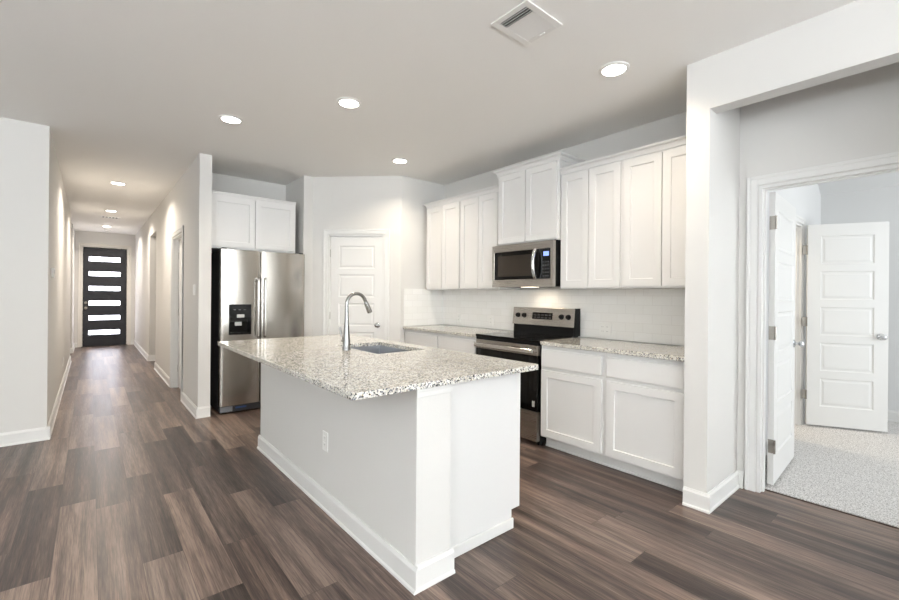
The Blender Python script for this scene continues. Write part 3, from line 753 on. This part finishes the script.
for k in range(5):
    for j in (0, 1):
        MB().obox(bgp(2.548 + k*0.046, 1.070 + j*0.028) + FN*0.0024, (0,1,0), FT, FN, 0.030, 0.014, 0.0004).build('button_mark', plain('key_print', rgb(62, 62, 64), 0.5) if k + j == 0 else bpy.data.materials['key_print'], dob)
for y in (2.352, 2.430, 2.885, 2.968):
    m = MB(); m.lathe(bgp(y, 1.094) + FN*0.0003, ((0.026, 0), (0.025, 0.006), (0.020, 0.008), (0.019, 0.024), (0.017, 0.026)), 20, FN); m.build('knob', BLACKP, bgo, smooth=True)
rlight = None

# ------------------------------------------------------------------ microwave
MX, MY0, MY1, MZ0, MZ1 = 3.120, 2.292, 3.034, 1.378, 1.790
mw = thing('microwave', 'stainless microwave mounted over the range', 'microwave', (3.35, (MY0+MY1)/2, MZ0))
MB().box(MX + 0.040, XR - 0.002, MY0 + 0.002, MY1 - 0.002, MZ0 + 0.002, 1.7985, 0.003).build('case', BLACKP, mw)
MB().panelled((MX, MY1, MZ0), (0,-1,0), MY1 - MY0, MZ1 - MZ0, (-1,0,0), 0.0395, [(0.026, MY1 - MY0 - 0.026, 0.068, MZ1 - MZ0 - 0.062)], False, ((0,0),(0.003,0.003),(0.004,0.010))).build('front_frame', STEELH, mw)
wz0, wz1 = MZ0 + 0.073, MZ1 - 0.067
mdo = MB().box(MX + 0.002, MX + 0.0095, MY0 + 0.160, MY1 - 0.032, wz0, wz1, 0.0015).build('door_glass', BLACKG, mw)
win = N('microwave_window'); win.b.inputs['Base Color'].default_value = rgb(52, 46, 40); win.b.inputs['Roughness'].default_value = 0.08
MB().box(MX + 0.0012, MX + 0.0018, MY0 + 0.215, MY1 - 0.075, wz0 + 0.030, wz1 - 0.040).build('window_screen', win.m, mdo)
cp = MB().box(MX + 0.002, MX + 0.0095, MY0 + 0.032, MY0 + 0.158, wz0, wz1, 0.0015).build('control_panel', BLACKG, mw)
MB().box(MX + 0.0010, MX + 0.0018, MY0 + 0.045, MY0 + 0.105, wz1 - 0.068, wz1 - 0.028).build('display', SCREEN, cp)
for i in range(5):
    for j in range(3):
        MB().box(MX + 0.0012, MX + 0.0018, MY0 + 0.044 + j*0.026, MY0 + 0.060 + j*0.026, wz0 + 0.018 + i*0.032, wz0 + 0.030 + i*0.032).build('keypad_button', bpy.data.materials['key_print'], cp)
pts = []
for k in range(13):
    t = -1 + 2*k/12
    pts.append((MX - 0.010 - 0.058*math.sqrt(max(0, 1 - 0.85*t*t)) + 0.012, MY0 + 0.178, (wz0 + wz1)/2 + t*0.130))
hm = MB(); hm.tube(pts, 0.0165, 14)
for s_ in (-1, 1): hm.tube([(MX - 0.022, MY0 + 0.178, (wz0+wz1)/2 + s_*0.118), (MX + 0.0015, MY0 + 0.178, (wz0+wz1)/2 + s_*0.112)], 0.010, 12)
hm.build('door_handle', CHROME, mw, smooth=True)
MB().box(MX + 0.10, MX + 0.20, 2.60, 2.74, MZ0 - 0.001, MZ0 + 0.0018).build('lamp_lens', glowing('hood_lens', (1, 0.88, 0.7, 1), 3.0), mw)
l = bpy.data.lights.new('hood_lamp', 'AREA'); l.shape = 'RECTANGLE'; l.size = 0.10; l.size_y = 0.14; l.energy = 0.9; l.color = (1, 0.84, 0.64)
lo = bpy.data.objects.new('hood_lamp', l); COL.objects.link(lo); lo.parent = mw; lo.location = (3.33 - 3.35, 2.67 - (MY0+MY1)/2, -0.006)

# ------------------------------------------------------------------ recessed lights
def downlight(x, y, label, group, watts, tint=(1.0, 0.87, 0.70), spread=135):
    r = thing('recessed_light', label, 'ceiling light', (x, y, H), group)
    m = MB(); m.lathe((x, y, H - 0.0005), ((0.093, 0), (0.092, -0.004), (0.078, -0.010), (0.072, -0.010), (0.070, -0.004), (0.070, 0)), 40, cap=False)
    m.build('trim_ring', WHITEV, r, smooth=True)
    m = MB(); m.lathe((x, y, H - 0.001), ((0.0695, 0), (0.0695, -0.004), (0.04, -0.006), (0.004, -0.0065)), 36); m.build('lens', LENS, r, smooth=True)
    l = bpy.data.lights.new('lamp', 'AREA'); l.shape = 'DISK'; l.size = 0.13; l.energy = watts; l.color = tint; l.spread = math.radians(spread)
    o = bpy.data.objects.new('lamp', l); COL.objects.link(o); o.parent = r; o.location = (0, 0, -0.014)
    return r
KW = 7.5
downlight(0.885, 3.890, 'glowing recessed light over the far end of the island, near the fridge', 'recessed kitchen lights', KW)
downlight(1.486, 2.962, 'glowing recessed light over the middle of the island, above the faucet', 'recessed kitchen lights', KW)
downlight(2.546, 3.870, 'glowing recessed light in front of the pantry door', 'recessed kitchen lights', KW)
downlight(2.543, 1.411, 'glowing recessed light nearest the wing wall and the square ceiling vent', 'recessed kitchen lights', KW)
HWT = 18.5
downlight(0.271, 7.15, 'first glowing recessed light on entering the hallway', 'recessed hallway lights', HWT, (1.0, 0.90, 0.78), 150)
downlight(0.270, 9.65, 'hallway recessed light just before the small ceiling vent', 'recessed hallway lights', HWT, (1.0, 0.90, 0.78), 150)
downlight(0.268, 11.95, 'hallway recessed light between the ceiling vent and the front door', 'recessed hallway lights', HWT, (1.0, 0.90, 0.78), 150)

# smoke detector beyond the last light
o = MB().lathe((0.29, 12.62, H - 0.0005), ((0.065, 0), (0.065, -0.012), (0.055, -0.032), (0.02, -0.036)), 28).build('smoke_detector', WHITEV, None, smooth=True)
tag(o, 'small white round detector on the hallway ceiling close to the front door', 'smoke detector')

# ------------------------------------------------------------------ ceiling vents
vx0, vx1, vy0, vy1 = 1.622, 1.914, 1.356, 1.604
v = thing('ceiling_vent', 'square white louvred air vent in the kitchen ceiling', 'vent', ((vx0+vx1)/2, (vy0+vy1)/2, H))
f = MB(); fwid = 0.034
for a in ((vx0, vx1, vy0, vy0 + fwid), (vx0, vx1, vy1 - fwid, vy1), (vx0, vx0 + fwid, vy0 + fwid, vy1 - fwid), (vx1 - fwid, vx1, vy0 + fwid, vy1 - fwid)):
    f.box(a[0], a[1], a[2], a[3], H - 0.008, H - 0.0005, 0.002)
f.build('vent_frame', WHITEV, v)
MB().box(vx0 + fwid, vx1 - fwid, vy0 + fwid, vy1 - fwid, H - 0.0022, H - 0.0006).build('vent_backing', SLOT, v)
n = 13; span = vx1 - vx0 - 2*fwid
for k in range(n):
    x = vx0 + fwid + span*(k + 0.5)/n
    tilt = math.radians(-62 if k < 3 else 16)
    U = Vector((math.cos(tilt), 0, -math.sin(tilt)))
    MB().obox(Vector((x, vy0 + fwid, H - 0.0065)) - U*0.0065, U, (0,1,0), U.cross(Vector((0,1,0))), 0.0135 if k >= 3 else 0.009, vy1 - vy0 - 2*fwid, 0.001).build('louver', WHITEV, v)
MB().box(vx1 - 0.026, vx1 - 0.020, 1.455, 1.500, H - 0.014, H - 0.0082, 0.001).build('damper_lever', WHITEV, v)

hv = thing('ceiling_vent', 'narrow white vent between two hallway ceiling lights', 'vent', (0.28, 10.5, H))
f = MB(); a0, a1, b0, b1 = 0.125, 0.435, 10.41, 10.60
for a in ((a0, a1, b0, b0 + 0.02), (a0, a1, b1 - 0.02, b1), (a0, a0 + 0.02, b0 + 0.02, b1 - 0.02), (a1 - 0.02, a1, b0 + 0.02, b1 - 0.02)):
    f.box(a[0], a[1], a[2], a[3], H - 0.008, H - 0.0005, 0.002)
f.build('vent_frame', WHITEV, hv)
MB().box(a0 + 0.02, a1 - 0.02, b0 + 0.02, b1 - 0.02, H - 0.0022, H - 0.0006).build('vent_backing', SLOT, hv)
for k in range(6):
    x = a0 + 0.03 + k*(a1 - a0 - 0.06)/5
    MB().box(x - 0.012, x + 0.012, b0 + 0.02, b1 - 0.02, H - 0.007, H - 0.0045, 0.0008).build('louver', WHITEV, hv)

# ------------------------------------------------------------------ switch and outlet plates
def plate(name, label, c, U, Nn, cat, gang=1, kind='outlet', group=None):
    c, U, Nn = Vector(c), Vector(U), Vector(Nn); Z = Vector((0,0,1))
    r = thing(name, label, cat, c, group); w_ = 0.070 + 0.046*(gang - 1)
    MB().obox(c - U*(w_/2) - Z*0.0575 + Nn*0.0006, U, Z, Nn, w_, 0.115, 0.006, 0.002).build('cover_plate', PLATE, r)
    for g in range(gang):
        q = c + U*(0.046*(g - (gang-1)/2)) + Nn*0.0067
        if kind == 'outlet':
            for dz in (-0.020, 0.020):
                f_ = MB().obox(q - U*0.016 + Z*(dz - 0.0135), U, Z, Nn, 0.032, 0.027, 0.0015, 0.001).build('receptacle', PLATE, r)
                sl = MB()
                for du in (-0.007, 0.005): sl.obox(q + U*du + Z*(dz - 0.003) + Nn*0.0016, U, Z, Nn, 0.002, 0.009, 0.0003)
                sl.build('socket_slots', SLOT, f_)
        else:
            MB().obox(q - U*0.0165 - Z*0.033, U, Z, Nn, 0.033, 0.066, 0.003, 0.0015).build('rocker', PLATE, r)
    return r
plate('wall_outlet', 'white outlet low on the long side of the island', (1.093, 2.445, 0.405), (0,1,0), (-1,0,0), 'outlet')
plate('wall_outlet', 'double outlet on the tile between range and wing wall', (XR - 0.008, 2.03, 1.000), (0,1,0), (-1,0,0), 'outlet', 2, group='outlets on the tile')
plate('wall_outlet', 'outlet on the tile just past the range towards the pantry', (XR - 0.008, 3.46, 1.005), (0,1,0), (-1,0,0), 'outlet', group='outlets on the tile')
plate('wall_outlet', 'outlet on the tile deep in the pantry corner', (XR - 0.008, 4.02, 1.010), (0,1,0), (-1,0,0), 'outlet', group='outlets on the tile')
plate('light_switch', 'white double switch on the hallway wall by the fridge', (XB, 5.27, 1.33), (0,1,0), (-1,0,0), 'switch', 2, 'switch')
plate('light_switch', 'white switch on the far hallway wall end near the front door', (-0.36, 12.05, 1.22), (1,0,0), (0,-1,0), 'switch', 1, 'switch')
plate('wall_outlet', 'white outlet low on the hallway wall below the thermostat', (XA, 7.88, 0.34), (0,1,0), (1,0,0), 'outlet')
th = thing('thermostat', 'small white thermostat on the hallway wall facing the fridge', 'thermostat', (XA, 5.52, 1.475))
MB().box(XA + 0.0006, XA + 0.022, 5.46, 5.58, 1.425, 1.520, 0.004).build('housing', PLATE, th)
MB().box(XA + 0.0222, XA + 0.0232, 5.485, 5.555, 1.468, 1.505).build('screen', plain('lcd_grey', rgb(170, 176, 172), 0.3), th)

bpy.context.view_layer.update()
